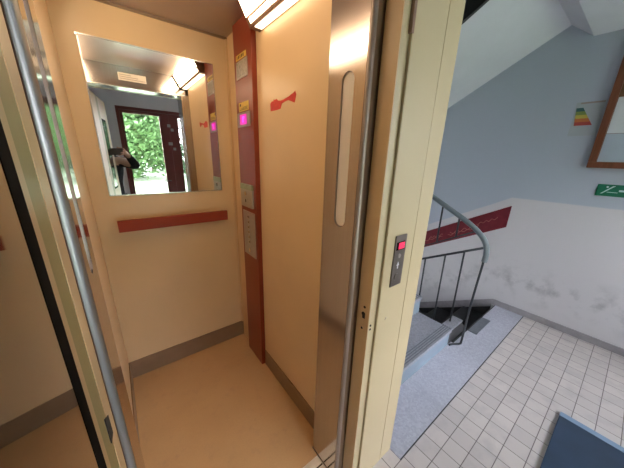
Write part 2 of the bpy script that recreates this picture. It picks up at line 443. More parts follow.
# mirror and handrail
t = thing('wall_mirror', (.27, 1.815, 1.262), 'large square mirror on the back wall of the lift car', 'mirror')
m_pts = [(-.036, 1.262), (.585, 1.262), (.585, 2.03), (-.036, 2.03)]
obj('mirror_glass', prism(m_pts, 'y', 1.8135, 1.8195), 'mirror', t)
bm = bmesh.new()
box(-.041, -.0365, 1.811, 1.8195, 1.262, 2.035, 0, bm); box(-.041, .590, 1.811, 1.8195, 1.2575, 1.2618, 0, bm)
box(.5853, .590, 1.811, 1.8195, 1.262, 2.035, 0, bm); box(-.0363, .585, 1.811, 1.8195, 2.0305, 2.035, 0, bm)
obj('polished_edge', bm, 'steel_polished', t)
bm = box(-.048, -.036, 1.808, 1.8195, 2.022, 2.036, .003)
obj('corner_clip', bm, 'steel_polished', t)

t = thing('wall_handrail', (.284, 1.79, 1.05), 'red-brown flat handrail across the back wall under the mirror', 'handrail')
obj('rail_board', box(-.03, .598, 1.752, 1.776, 1.054, 1.121, .004), 'rail_red', t)
for x in (.06, .51): obj('bracket', box(x-.02, x+.02, 1.776, 1.8185, 1.07, 1.105), 'steel_rail', t)

# control column
PX = .66
t = thing('control_column', (.675, 1.52, 0), 'tall red-brown control column at the corner of the lift car', 'control panel')
obj('column_body', box(PX, CR-.0005, 1.405, 1.64, .001, CH-.002, .003), 'redbrown', t)
def onface(name, y0, y1, z0, z1, m, parent, th=.003, base=0., bev=.0, label=None):
    return obj(name, box(PX-base-th, PX-base, y0, y1, z0, z1, bev), m, parent, label)
ns = onface('name_strip', 1.468, 1.602, 2.012, 2.038, 'yellow', t, label='yellow name strip')
bm = bmesh.new()
for k, w in enumerate((.008, .012, .010, .012, .012)):
    y = 1.585-.021*k; box(PX-.0036, PX-.003, y-w/2, y+w/2, 2.017, 2.033, 0, bm)
obj('printed_mark', bm, 'ink', ns)
ds = onface('display_screen', 1.453, 1.606, 1.918, 2.006, 'bezel', t, .004, label='grey display frame')
obj('screen_pane', box(PX-.0055, PX-.004, 1.462, 1.597, 1.926, 1.998), 'lcd', ds)
ws = onface('warning_sticker', 1.461, 1.598, 1.748, 1.796, 'yellow', t, .001, label='yellow sticker')
bm = bmesh.new()
box(PX-.0014, PX-.001, 1.567, 1.586, 1.776, 1.789, 0, bm)
for k in range(3): box(PX-.0014, PX-.001, 1.475, 1.585-.02*k, 1.755+.006*k, 1.757+.006*k, 0, bm)
obj('printed_mark', bm, 'ink', ws)
fi = onface('floor_indicator', 1.442, 1.622, 1.662, 1.741, 'bezel', t, .005, label='grey bezel of the floor indicator')
dp = obj('display', box(PX-.0065, PX-.005, 1.487, 1.578, 1.675, 1.729), 'magenta', fi, label='glowing magenta display')
bm = bmesh.new()
box(PX-.0072, PX-.0065, 1.525, 1.545, 1.685, 1.719, 0, bm); box(PX-.0072, PX-.0065, 1.512, 1.525, 1.706, 1.719, 0, bm)
obj('lit_digit', bm, 'magenta_lit', fi)
kp = onface('key_switch_plate', 1.440, 1.612, 1.180, 1.292, 'plate', t, .012, bev=.002)
obj('greenish_cover', box(PX-.014, PX-.0005, 1.440, 1.612, 1.2925, 1.326, .002), 'greenish', kp, label='greenish cover strip')
obj('round_button', disc((PX-.014, 1.53, 1.268), 'x', .013, .006), 'button', kp, smooth=False)
bm = disc((PX-.0135, 1.53, 1.222), 'x', .012, .004); obj('key_lock', bm, 'steel_rail', kp)
obj('keyhole', box(PX-.0165, PX-.0155, 1.525, 1.535, 1.212, 1.232), 'hole', kp)
bp = onface('button_panel', 1.432, 1.606, .845, 1.150, 'plate', t, .006, bev=.0015)
for k in range(6):
    z = 1.115-.034*k
    b = obj('floor_button', disc((PX-.008, 1.515, z), 'x', .011, .005), 'button', bp)
obj('alarm_button', disc((PX-.008, 1.515, .885), 'x', .014, .005), 'button', bp)
bm = bmesh.new()
for k in range(6): box(PX-.0112, PX-.0105, 1.511, 1.519, 1.110-.034*k, 1.120-.034*k, 0, bm)
obj('dark_button_mark', bm, 'hole', bp)

# torn red sticker left on the wall (a thin film with its own outline)
out = [(1.261, 1.720), (1.263, 1.755), (1.245, 1.765), (1.232, 1.762), (1.226, 1.772), (1.216, 1.765), (1.200, 1.770), (1.186, 1.760), (1.160, 1.756), (1.138, 1.757),
       (1.115, 1.760), (1.092, 1.763), (1.075, 1.767), (1.050, 1.772), (1.036, 1.779), (1.031, 1.771), (1.027, 1.764), (1.033, 1.747), (1.040, 1.732), (1.055, 1.737),
       (1.092, 1.749), (1.120, 1.748), (1.150, 1.742), (1.162, 1.721), (1.20, 1.719)]
obj('torn_sticker', prism(out, 'x', CR-.0012, CR), 'residue', None, 'torn remains of a red sticker on the tan side wall of the lift', 'sticker')

# ------------------------------------------------------------------ landing door frame
t = thing('lift_door_frame', (.28, .51, 0), 'cream painted steel door frame around the lift opening', 'door frame')
JR, JL = .659, -.105
bm = prism([(.70, FY), (.863, FY), (.863, .5335), (JR+.0025, .5335), (JR+.0025, .49), (.70, .49)], 'z', 0, 2.12)
rc = obj('latch_casing', bm, 'cream', t)
obj('jamb_liner', box(JR, JR+.0023, .4905, .5475, .002, 2.029), 'cream_warm_lit', t, label='cream jamb face, warm lamp tint in its colour, with lock holes')
obj('edge_strip', box(.866, .955, FY, .5335, 0, 2.12, .0015), 'cream', t)
obj('rebate_strip', box(.6965, .7005, FY+.0005, .4895, .02, 2.03), 'cream_dark', t, label='brownish strip')
bm = prism([(JL, .5335), (JL, .525), (-.146, .525), (-.146, FY+.025), (-.30, FY+.025), (-.30, .5335)], 'z', 0, 2.12)
lc = obj('hinge_casing', bm, 'cream', t)
obj('head_casing', box(-.145, .955, FY-.0005, .534, 2.03, 2.1205), 'cream', t)
lk = obj('lock_hole', disc((JR-.0006, .517, .946), 'x', .0085, .0018), 'hole', rc, label='dark lock hole')
obj('latch_cutout', box(JR-.0014, JR-.0002, .509, .521, .928, .944), 'hole', rc)
for (y, z) in ((.514, .976), (.518, .884)): obj('screw_hole', disc((JR-.0006, y, z), 'x', .005, .0018), 'hole', rc)
for z in (.905, .888): obj('screw_hole', disc((.672, .4894, z), 'y', .0045, .0018), 'hole', rc)
obj('paint_scratch', tube([(.744, FY-.0004, .905), (.750, FY-.0004, .915), (.757, FY-.0004, .912)], .0012, 6), 'bezel', rc)
obj('brown_edge_strip', box(.690, .7010, FY-.0012, .4895, 1.828, 2.03), 'lamp_body', rc, label='dark brown strip high on the edge')  # dark brown strip at the top of the rebate edge

t = thing('call_panel', (.777, FY, 1.047), 'slim dark metal call panel with red display on the cream door frame', 'call panel')
obj('panel_plate', box(.744, .810, FY-.005, FY, 1.047, 1.246, .0015), 'dark_plate', t)
d = obj('display_bezel', box(.751, .798, FY-.0065, FY-.005, 1.192, 1.222), 'black', t)
obj('lit_display', box(.762, .796, FY-.0075, FY-.0065, 1.195, 1.219), 'red_display', d, label='glowing red display')
bm = prism([(.765, 1.130), (.773, 1.145), (.781, 1.130), (.776, 1.130), (.776, 1.118), (.770, 1.118), (.770, 1.130)], 'y', FY-.0062, FY-.005)
obj('up_arrow', bm, 'grey_white', t, label='pale arrow')
obj('call_button', disc((.772, FY-.006, 1.085), 'y', .013, .004), 'dark_plate', t)
obj('key_ring', disc((.774, FY-.006, 1.168), 'y', .008, .003), 'bezel', t)

# landing door leaf, standing open towards the viewer
HX, HY = -.0742, .505            # the leaf face passes about 6 mm beside the phone
u = Vector((.1340, -.9910, 0)); nrm = Vector((-.9910, -.1340, 0))
def leafpt(s_, d): return Vector((HX, HY, 0))+u*s_+nrm*d
def leafbox(s0, s1, d0, d1, z0, z1, bm=None):
    p = [leafpt(s0, d0), leafpt(s1, d0), leafpt(s1, d1), leafpt(s0, d1)]
    return prism([(q.x, q.y) for q in p], 'z', z0, z1, bm)
LW = .80
G0, G1, GZ0, GZ1 = .441, .640, 1.12, 1.80          # window in the leaf
t = thing('lift_door_leaf', tuple(leafpt(LW/2, .02)+Vector((0, 0, .012))), 'cream lift landing door with warm lamp tint in its colour, standing wide open, its dark window pane mirroring the car', 'door')
bm = bmesh.new()
O0, O1 = .303, .401                                 # olive channel
leafbox(0, O0, 0, .04, .012, 2.02, bm); leafbox(O0, O1, .0015, .04, .012, 2.02, bm)
leafbox(O1, G0-.021, 0, .04, .012, 2.02, bm); leafbox(G1+.021, LW, 0, .04, .012, 2.02, bm)
leafbox(G0-.021, G1+.021, 0, .04, .012, GZ0-.021, bm); leafbox(G0-.021, G1+.021, 0, .04, GZ1+.021, 2.02, bm)
obj('leaf_core', bm, 'cream_warm_lit', t)
bm = leafbox(O0+.001, O1-.001, .0004, .0014, .012, 2.02)
obj('olive_channel', bm, 'olive_tone', t, label='olive strip')
def slot_(pairs, d0, d1):
    b_ = bmesh.new(); A = []; B = []
    for (s_, z_) in pairs:
        p = leafpt(s_, d0); q = leafpt(s_, d1)
        A.append(b_.verts.new((p.x, p.y, z_))); B.append(b_.verts.new((q.x, q.y, z_)))
    b_.faces.new(A); b_.faces.new(B[::-1])
    for i in range(4): b_.faces.new((A[i], B[i], B[(i+1) % 4], A[(i+1) % 4]))
    return b_
obj('dark_cutout', slot_([(.255, 1.240), (.338, 1.3166), (.338, 1.338), (.255, 1.263)], -.0003, .001), 'hole', t, label='dark slanting cut-out beside the olive strip')
bm = bmesh.new()
leafbox(G0-.0205, G0, -.0001, .0405, GZ0-.0205, GZ1+.0205, bm); leafbox(G1, G1+.0205, -.0001, .0405, GZ0-.0205, GZ1+.0205, bm)
leafbox(G0, G1, -.0001, .0405, GZ0-.0205, GZ0, bm); leafbox(G0, G1, -.0001, .0405, GZ1, GZ1+.0205, bm)
obj('rubber_gasket', bm, 'black', t, label='black rubber window gasket')
obj('window_pane', leafbox(G0+.0005, G1-.0005, .0, .030, GZ0+.0005, GZ1-.0005), 'panel_glass', t, label='dark glossy window pane')
obj('pull_handle', leafbox(LW-.09, LW-.065, .0405, .075, .92, 1.16), 'steel_polished', t)

# ------------------------------------------------------------------ shaft and landing shell
struct('wall_lift_front', box(.70, .95, FY+.054, .62, 0, LC), 'white_wall')
struct('wall_lift_front_left', box(-1.3, -.301, FY+.03, .56, 0, LC), 'white_wall')
struct('wall_lift_over', box(-.30, .95, FY+.0005, .535, 2.121, LC), 'white_wall')
struct('wall_shaft_right', box(.80, .95, .62, 3.4, -1.4, LC), 'darkened_stair_wall')
struct('wall_shaft_left', box(-.40, -.30, .56, 2.1, -.2, LC+.1), 'shaft')
struct('wall_shaft_back', box(-.40, .80, 2.0, 2.1, -.2, LC+.1), 'shaft')
struct('floor_shaft', box(-.30, .80, .56, 2.0, -.2, -.16), 'shaft')
struct('ceiling_shaft', box(-.30, .80, .535, 2.0, LC-.02, LC+.06), 'shaft')

struct('wall_stair_side', box(SW, SW+.12, EY-.1, 3.4, -1.6, 3.9), 'stair_wall')
struct('wall_stair_back', box(.80, SW, 3.4, 3.5, -1.6, 3.9), 'darkened_stair_wall')
struct('floor_landing', prism([(-1.3, EY), (SW, EY), (SW, .412), (.955, .412), (.955, FY+.07), (-1.3, FY+.07)], 'z', -.2, 0), 'tiles')
struct('ceiling_landing', box(-1.3, SW, EY, .521, LC, LC+.15), 'soffit')
struct('wall_landing_left', box(-1.42, -1.3, EY-.1, .56, 0, LC), 'white_wall')
# haunch and the flight above
sl = -.568
y1 = 2.75
struct('ceiling_haunch', prism([(.521, LC), (.673, 2.582), (.673, 2.72), (.521, 2.72)], 'x', 2.0, SW), 'soffit')
struct('ceiling_stair_flight', prism([(.673, 2.582), (y1, 2.582+sl*(y1-.673)), (y1, 2.75+sl*(y1-.673)), (.673, 2.75)], 'x', 2.0, SW), 'soffit')
struct('trim_flight_edge', prism([(.60, 2.60), (y1, 2.586+sl*(y1-.673)), (y1, 2.86+sl*(y1-.673)), (.60, 2.90)], 'x', 1.975, 1.9995), 'stairwell_shade')
struct('wall_over_landing', box(.95, 2.0, .42, .521, LC, 3.9), 'stairwell_shade')
struct('ceiling_stairwell', box(.80, SW, .42, 3.5, 3.9, 4.0), 'stairwell_shade')
struct('wall_shaft_upper', box(.80, .95, .42, 3.4, LC, 3.9), 'stairwell_shade')

# skirting of the side wall
struct('baseboard_landing_side', box(SW-.014, SW, EY, .70, 0, .062, .002), 'skirt')
struct('baseboard_stair_string', prism([(.702, -.0325), (.702, -.25), (3.3, -.25-.569*2.6), (3.3, -.0325-.569*2.6)], 'x', SW-.0145, SW), 'curb_shaded_riser')
struct('baseboard_stair_side', prism([(.70, .062), (.70, -.032), (3.3, -.032-.569*2.6), (3.3, .062-.569*2.6)], 'x', SW-.014, SW), 'skirt')

# terrazzo strip and stairs
struct('floor_terrazzo_strip', prism([(.9585, .418), (SW, .418), (SW, .66), (2.10, .66), (2.10, ST), (.9585, ST)], 'z', -.2, .0005), 'terrazzo')
struct('trim_terrazzo_joint', box(.9585, SW-.015, .412, .418, -.02, .0003), 'curb_shaded_riser')
obj('threshold_patch', box(2.385, 2.73, .585, .6585, .0006, .004), 'dark_stone', None, 'dark grey slab set in the terrazzo at the top of the descending stairs', 'floor slab')

t = thing('ascending_stairs', (1.5, 1.6, 0), 'grey stair flight rising behind the lift, with grooved step edges', 'stairs')
for k in range(7):
    y = ST+TRD*k; z = RIS*(k+1)
    obj('riser', box(.955, 2.03, y, y+TRD, (z-RIS) if k else 0., z-.03), 'stair_grey', t)
    tr = obj('tread', box(.955, 2.03, y-.012, y+TRD, z-.03, z, .003), 'tread', t)
    bm = bmesh.new()
    for j in range(4): box(.957, 2.028, y+.004+.017*j, y+.011+.017*j, z-.0005, z+.0012, 0, bm)
    obj('anti_slip_groove', bm, 'dark_stone', tr)
obj('half_landing', box(.955, SW-.015, ST+TRD*7, 3.395, RIS*8-.15, RIS*8), 'tread', t)

t = thing('descending_stairs', (2.6, 1.6, -1.3), 'stairs with stairwell shade in their colour going down between the railing and the side wall', 'stairs')
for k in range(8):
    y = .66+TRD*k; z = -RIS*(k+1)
    obj('tread', box(2.10, SW-.016, y, y+TRD+.001, z-.05, z), 'shaded_tread', t)
    obj('riser', box(2.10, SW-.016, y-.0005, y+.012, z, z+RIS-.0015), 'curb_shaded_riser', t)
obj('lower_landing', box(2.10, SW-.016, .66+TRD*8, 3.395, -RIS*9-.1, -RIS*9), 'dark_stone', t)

# curb block at the foot of the railing
t = thing('stair_curb', (2.14, .75, 0), 'dark curb block with pale top edge beside the first step under the railing', 'curb')
obj('curb_block', prism([(2.032, 0), (2.40, 0), (2.235, .148), (2.032, .148)], 'y', ST+.001, ST+.07), 'curb_shaded_riser', t)
obj('pale_nosing', box(2.032, 2.235, ST-.010, ST+.075, .149, .168, .003), 'tread', t, label='pale top edge')
struct('wall_stair_between', prism([(ST+.08, -1.5), (2.695, -1.5), (2.695, 1.15), (ST+.08+.22, .12), (ST+.08, .02)], 'x', 2.032, 2.098), 'curb_shaded_riser')

# railing
RX = 2.12
t = thing('stair_railing', (RX, .8, 0), 'black steel stair railing with grey handrail bent down at its foot', 'railing')
hp = smooth_path([(RX-.03, 2.55, 1.99), (RX-.01, 1.6, 1.495), (RX, 1.072, 1.215), (RX, .907, 1.131), (RX, .78, 1.066), (RX, .692, 1.012), (RX, .633, .958), (RX, .600, .904), (RX, .588, .840), (RX, .589, .782)])
obj('handrail', tube(hp, .0195, 14), 'rubber_rail', t, label='grey rounded handrail', smooth=True)
obj('slanting_bar', tube([(RX, .604, .890), (RX, 1.076, .634), (RX, 2.4, -.085)], .0095, 10), 'black_steel', t, smooth=True)
obj('foot_bar', tube(smooth_path([(RX, .592, .80), (RX, .607, .4), (RX, .610, .06), (RX-.004, .616, .018), (RX-.02, .632, .009), (RX-.055, .655, .0085), (RX-.085, .667, .0085)], 5), .0085, 10), 'black_steel', t, smooth=True)
for (y, zt, zb) in ((.735, .817, .172), (.872, .742, .045), (1.035, .655, .06), (1.20, .565, -.05), (1.37, .473, .0), (1.54, .381, .1)):
    obj('baluster', tube([(RX, y, zt), (RX, y-.006, zb)], .0075, 8), 'black_steel', t, smooth=True)
obj('thin_bar', tube([(RX+.004, .70, .990), (RX+.004, 1.0, .806), (RX+.004, 1.7, .43)], .0055, 8), 'black_steel', t, smooth=True)
for (y, zt, zb) in ((.965, 1.150, .826), (.822, 1.078, .914), (1.3, 1.33, .645)):
    obj('upper_rod', tube([(RX, y, zt), (RX+.002, y, zb)], .0075, 8), 'black_steel', t, smooth=True)

# ------------------------------------------------------------------ things on the stair wall
t = thing('wall_sign', (SW, 1.25, .3), 'long maroon sign with faded lettering sloping down along the stair wall', 'sign')
def sgn(y): return -.575*(y-.75)
y2 = 1.95
obj('sign_board', prism([(.75, 1.093), (y2, 1.093+sgn(y2)), (y2, .871+sgn(y2)), (.752, .871)], 'x', SW-.006, SW-.0005), 'maroon', t)
bm = bmesh.new()
for (ya, yb, zz, wv) in ((.84, 1.02, 1.00, .010), (1.0, 1.28, .975, .016), (1.05, 1.30, .955, .010), (1.36, 1.52, .985, .012), (1.36, 1.6, .96, .008)):
    n = 14; pts = []
    for i in range(n+1):
        y = ya+(yb-ya)*i/n
        pts.append((SW-.0065, y, zz+sgn(y)+wv*math.sin(i*1.7+ya*9)))
    tube(smooth_path(pts, 3), .0035, 5, bm)
obj('faded_script', bm, 'faded_gold', t, label='faded script lettering')

t = thing('notice_board', (SW, -.115, 1.47), 'brown wooden notice board with papers on the stair wall', 'notice board')
y0, y1_, z0, z1 = -.55, .324, 1.485, 2.36; fw = .045
obj('backing', box(SW-.016, SW-.001, y0+.01, y1_-.01, z0+.01, z1-.01), 'board', t)
bm = bmesh.new()
box(SW-.034, SW-.001, y0, y1_, z0, z0+fw, .004, bm); box(SW-.034, SW-.001, y0, y1_, z1-fw, z1, .004, bm)
box(SW-.034, SW-.001, y0, y0+fw, z0+fw, z1-fw, .004, bm); box(SW-.034, SW-.001, y1_-fw, y1_, z0+fw, z1-fw, .004, bm)
obj('wooden_frame', bm, 'wood', t)
obj('paper_sheet', box(SW-.019, SW-.0165, -.12, y1_-fw-.003, 1.745, 2.00), 'paper', t, label='white paper sheet')
obj('paper_sheet', box(SW-.019, SW-.0165, -.12, y1_-fw-.003, z0+fw+.003, 1.742), 'paper_blue', t, label='pale blue paper sheet')
obj('paper_sheet', box(SW-.019, SW-.0165, -.45, -.14, 1.56, 1.98), 'paper', t)

t = thing('energy_label', (SW, .41, 1.74), 'small rating label with green, yellow and red bands beside the notice board', 'label')
obj('plastic_sheet', box(SW-.004, SW, .338, .500, 1.735, 1.992, .001), 'clear_sheet', t)
obj('top_clip', box(SW-.008, SW-.004, .34, .475, 1.978, 1.990), 'bezel', t)
zs = [1.945, 1.907, 1.873, 1.835, 1.80]; ws_ = [.03, .045, .058, .070, .080, .088]
for i, mm in enumerate(('teal', 'olive', 'band_yellow', 'band_orange', 'band_red')):
    zt = 1.950-.027*i; c = .474-.0095*i
    a, b = .020+.0065*i, .020+.0065*(i+1)
    obj('colour_band', prism([(c-a, zt), (c+a, zt), (c-.0095+b, zt-.027), (c-.0095-b, zt-.027)], 'x', SW-.0055, SW-.004), mm, t, label=['dark teal', 'green', 'yellow', 'orange', 'red'][i]+' band')

t = thing('exit_sign', (SW, .075, 1.27), 'green emergency exit sign with white symbols below the notice board', 'sign')
obj('sign_plate', box(SW-.006, SW-.0005, -.075, .226, 1.270, 1.362, .001), 'sign_green', t)
X0 = SW-.0072; X1 = SW-.006
bm = bmesh.new()
# walking figure and stair line (running man), then arrow, then doorway
prism([(.200, 1.288), (.190, 1.288), (.128, 1.352), (.142, 1.352)], 'x', X0, X1, bm)
for k in range(4): box(X0, X1, .150-.014*k, .166-.014*k, 1.300+.0*k, 1.304, 0, bm)
disc(((X0+X1)/2, .170, 1.342), 'x', .007, .0012, 14, bm)
obj('white_figure', bm, 'sign_white', t)
bm = bmesh.new()
prism([(.105, 1.310), (.105, 1.324), (.060, 1.324), (.060, 1.338), (.030, 1.317), (.060, 1.296), (.060, 1.310)], 'x', X0, X1, bm)
obj('white_arrow', bm, 'sign_white', t)
bm = bmesh.new()
box(X0, X1, -.062, .012, 1.282, 1.350, 0, bm)
obj('white_doorway', bm, 'sign_white', t)

# floor mat
t = thing('door_mat', (1.3, -.6, 0), 'dark blue mat with pale blue edge on the tiled floor', 'mat')
obj('mat_field', box(.55, 1.966, -1.25, -.038, .001, .012, .003), 'mat_blue', t)
obj('pale_edge', prism([(-1.25, .001), (-1.25, .012), (-.038, .012), (-.038, .001)], 'x', 1.967, 2.005), 'mat_edge', t, label='pale blue edge strip')

# ------------------------------------------------------------------ entrance wall and door (seen in the mirror), and an unseen window added for daylight
DX0, DX1, DZ = .165, 1.62, 2.18
WX0, WX1, WZ0, WZ1 = 1.82, 3.02, .55, 2.30
bm = bmesh.new()
def wseg(x0, x1, z0, z1): box(x0, x1, EY-.16, EY, z0, z1, 0, bm)
wseg(-1.42, DX0, -.05, LC); wseg(DX0, DX1, DZ, LC); wseg(DX1, WX0, -.05, LC); wseg(WX0, WX1, -.05, WZ0); wseg(WX0, WX1, WZ1, LC); wseg(WX1, SW+.12, -.05, LC)
struct('wall_entrance', bm, 'white_wall')
t = thing('entrance_door', ((DX0+DX1)/2, EY-.06, 0), 'dark red-brown glazed entrance door seen in the mirror', 'door')
bm = bmesh.new()
yb0, yb1 = EY-.10, EY-.02
box(DX0, DX0+.045, yb0, yb1, 0, DZ, 0, bm); box(DX1-.045, DX1, yb0, yb1, 0, DZ, 0, bm); box(DX0+.045, DX1-.045, yb0, yb1, DZ-.045, DZ, 0, bm)
obj('door_frame', bm, 'door_brown', t)
def leaf(name, x0, x1, sl_, sr_):
    b_ = bmesh.new(); a0, a1 = EY-.085, EY-.035
    box(x0, x0+sl_, a0, a1, .01, DZ-.047, 0, b_); box(x1-sr_, x1, a0, a1, .01, DZ-.047, 0, b_)
    box(x0+sl_, x1-sr_, a0, a1, .01, .22, 0, b_); box(x0+sl_, x1-sr_, a0, a1, DZ-.092, DZ-.047, 0, b_)
    o = obj(name, b_, 'door_brown', t)
    obj('glass_pane', box(x0+sl_, x1-sr_, EY-.064, EY-.058, .22, DZ-.092), 'glass', o)
    return o
l1 = leaf('wide_leaf', DX0+.047, .885, .035, .138)
l2 = leaf('narrow_leaf', .887, DX1-.047, .145, .05)
for (x, z, w, h) in ((.87, 1.95, .05, .05), (.915, 1.885, .045, .045), (.865, 1.655, .065, .05), (.92, 1.57, .045, .045)):
    obj('paper_sticker', box(x-w/2+.01, x+w/2+.01, EY-.035, EY-.0335, z-h/2, z+h/2), 'sticker_grey', l2 if x > .88 else l1)
obj('door_handle', tube([(.80, EY-.034, 1.02), (.80, EY+.02, 1.02), (.70, EY+.02, 1.02)], .010, 10), 'steel_polished', l1)
w = struct('added_window_1', box(WX0, WX0+.05, EY-.10, EY-.03, WZ0, WZ1, 0, box(WX1-.05, WX1, EY-.10, EY-.03, WZ0, WZ1, 0, box(WX0+.05, WX1-.05, EY-.10, EY-.03, WZ0, WZ0+.05, 0, box(WX0+.05, WX1-.05, EY-.10, EY-.03, WZ1-.05, WZ1)))), 'white_wall')  # window out of view, made up to bring daylight onto the landing
obj('glass_pane', box(WX0+.05, WX1-.05, EY-.068, EY-.062, WZ0+.05, WZ1-.05), 'glass', w)
obj('added_window_sill', box(WX0-.03, WX1+.03, EY-.02, EY+.09, WZ0-.03, WZ0), 'white_plate', w)

# ------------------------------------------------------------------ the photographer
def skin_mesh(name, verts, edges, radii, root, m, parent, sub=2, label=None):
    me = bpy.data.meshes.new(name); org = ORIG[parent.name]
    me.from_pydata([tuple(Vector(v)-org) for v in verts], edges, [])
    o = bpy.data.objects.new(name, me); COL.objects.link(o)
    sk = o.modifiers.new('skin', 'SKIN'); sk.use_smooth_shade = True
    for i, r in enumerate(radii):
        sv = me.skin_vertices[0].data[i]; sv.radius = (r, r) if not isinstance(r, tuple) else r; sv.use_root = (i == root)
    sb = o.modifiers.new('sub', 'SUBSURF'); sb.levels = sub; sb.render_levels = sub
    bpy.context.view_layer.update()
    dg = bpy.context.evaluated_depsgraph_get()
    me2 = bpy.data.meshes.new_from_object(o.evaluated_get(dg))
    o.modifiers.clear(); o.data = me2
    for p in me2.polygons: p.use_smooth = True
    me2.materials.clear(); me2.materials.append(M[m])
    if parent: o.parent = parent
    ORIG[o.name] = org
    if label: o['label'] = label
    return o

PX0 = -.085
person = thing('person', (PX0, -.60, 0), 'person in a black jacket holding up a phone, seen in the mirror', 'person')
V_, E_, R_ = [], [], []
def jn(p, r, prev=None):
    V_.append(p); R_.append(r)
    if prev is not None: E_.append((prev, len(V_)-1))
    return len(V_)-1
pel = jn((PX0, -.62, .93), (.15, .11))
wai = jn((PX0, -.61, 1.10), (.135, .10), pel); che = jn((PX0, -.60, 1.28), (.155, .11), wai)
nb = jn((PX0-.01, -.59, 1.42), (.075, .07), che); ne = jn((PX0-.018, -.575, 1.475), (.053, .055), nb)
jaw = jn((PX0-.024, -.555, 1.545), (.062, .075), ne); hd = jn((PX0-.028, -.56, 1.63), (.074, .092), jaw); cr = jn((PX0-.03, -.57, 1.70), (.055, .07), hd)
nose = jn((PX0-.022, -.462, 1.59), .012, jaw)
rs = jn((PX0+.17, -.58, 1.39), .062, che); re = jn((.235, -.345, 1.335), .043, rs); rw = jn((.158, -.165, 1.462), .026, re); rp = jn((.138, -.132, 1.484), (.030, .017), rw)
ls = jn((PX0-.17, -.60, 1.39), .062, che); le = jn((PX0-.22, -.63, 1.12), .043, ls); lw = jn((PX0-.22, -.54, .89), .028, le); lp = jn((PX0-.218, -.525, .83), (.035, .02), lw)
def fingers(palm, root, dirs, length, r):
    for (off, d, L) in dirs:
        p0 = Vector(root)+Vector(off); d1 = Vector(d[0]).normalized(); d2 = Vector(d[1]).normalized()
        a = jn(tuple(p0), r, palm); b = jn(tuple(p0+d1*L*.45), r*.92, a); c = jn(tuple(p0+d1*L*.45+d2*L*.30), r*.85, b); jn(tuple(p0+d1*L*.45+d2*L*.52), r*.7, c)
# right hand: fingers behind the phone curl over its end, thumb on the near side
fr = (.134, -.124, 1.492)
fingers(rp, fr, [((-.002, .008, .034), ((-.75, .55, .35), (-1, .3, -.1)), .080), ((-.006, .012, .016), ((-.8, .6, .1), (-1, .2, -.2)), .086),
                 ((-.008, .012, -.002), ((-.8, .6, -.05), (-1, .2, -.25)), .080), ((-.008, .008, -.018), ((-.8, .55, -.2), (-1, .2, -.3)), .064),
                 ((-.010, -.010, .030), ((-.85, .1, .55), (-1, .2, .3)), .066)], .07, .0088)
fl = (PX0-.217, -.52, .815)
fingers(lp, fl, [((.0, .026, -.012), ((.05, .15, -1), (.1, -.25, -1)), .076), ((.002, .009, -.018), ((.05, .1, -1), (.1, -.3, -1)), .084),
                 ((.002, -.008, -.018), ((.05, .05, -1), (.1, -.35, -1)), .078), ((.0, -.024, -.012), ((.05, .0, -1), (.1, -.4, -1)), .062),
                 ((.012, .030, .012), ((.35, .6, -.8), (.2, .2, -1)), .062)], .07, .0088)
rh = jn((PX0+.09, -.62, .90), .085, pel); rk = jn((PX0+.10, -.60, .50), .058, rh); ra = jn((PX0+.105, -.64, .10), .04, rk); rf_ = jn((PX0+.115, -.53, .035), (.035, .03), ra)
lh = jn((PX0-.09, -.62, .90), .085, pel); lk_ = jn((PX0-.10, -.60, .50), .058, lh); la = jn((PX0-.105, -.64, .10), .04, lk_); lf_ = jn((PX0-.12, -.53, .035), (.035, .03), la)
skin_mesh('body', V_, E_, R_, 0, 'skin', person)
V_, E_, R_ = [], [], []
a0 = jn((PX0, -.62, .84), (.185, .135)); a1 = jn((PX0, -.615, 1.0), (.175, .128), a0); a2 = jn((PX0, -.605, 1.15), (.172, .122), a1); a3 = jn((PX0, -.60, 1.30), (.175, .125), a2); a4 = jn((PX0-.01, -.59, 1.425), (.092, .085), a3)
b1 = jn((PX0+.17, -.585, 1.385), .075, a3); b2 = jn((PX0+.28, -.47, 1.345), .062, b1); b3 = jn((.236, -.345, 1.335), .054, b2); b4 = jn((.196, -.25, 1.402), .046, b3); b5 = jn((.163, -.176, 1.456), .036, b4)
c1 = jn((PX0-.17, -.60, 1.385), .075, a3); c2 = jn((PX0-.22, -.63, 1.12), .056, c1); c3 = jn((PX0-.22, -.55, .92), .040, c2)
skin_mesh('jacket', V_, E_, R_, 0, 'jacket', person, label='black jacket')
V_, E_, R_ = [], [], []
a0 = jn((PX0, -.62, .92), (.168, .122))
for s in (1, -1):
    p = jn((PX0+.09*s, -.62, .86), .098, a0); q = jn((PX0+.10*s, -.602, .50), .073, p); jn((PX0+.105*s, -.645, .085), .058, q)
skin_mesh('trousers', V_, E_, R_, 0, 'trouser', person)
for s in (1, -1):
    V_, E_, R_ = [], [], []
    p = jn((PX0+.105*s, -.66, .045), (.044, .045)); q = jn((PX0+.112*s, -.57, .042), (.042, .040), p); jn((PX0+.12*s, -.49, .034), (.040, .030), q)
    skin_mesh('shoe', V_, E_, R_, 0, 'shoe', person)
V_, E_, R_ = [], [], []
p = jn((PX0-.026, -.615, 1.60), (.066, .050)); q = jn((PX0-.029, -.60, 1.675), (.082, .080), p); jn((PX0-.031, -.565, 1.718), (.066, .078), q)
skin_mesh('hair', V_, E_, R_, 1, 'hair', person)
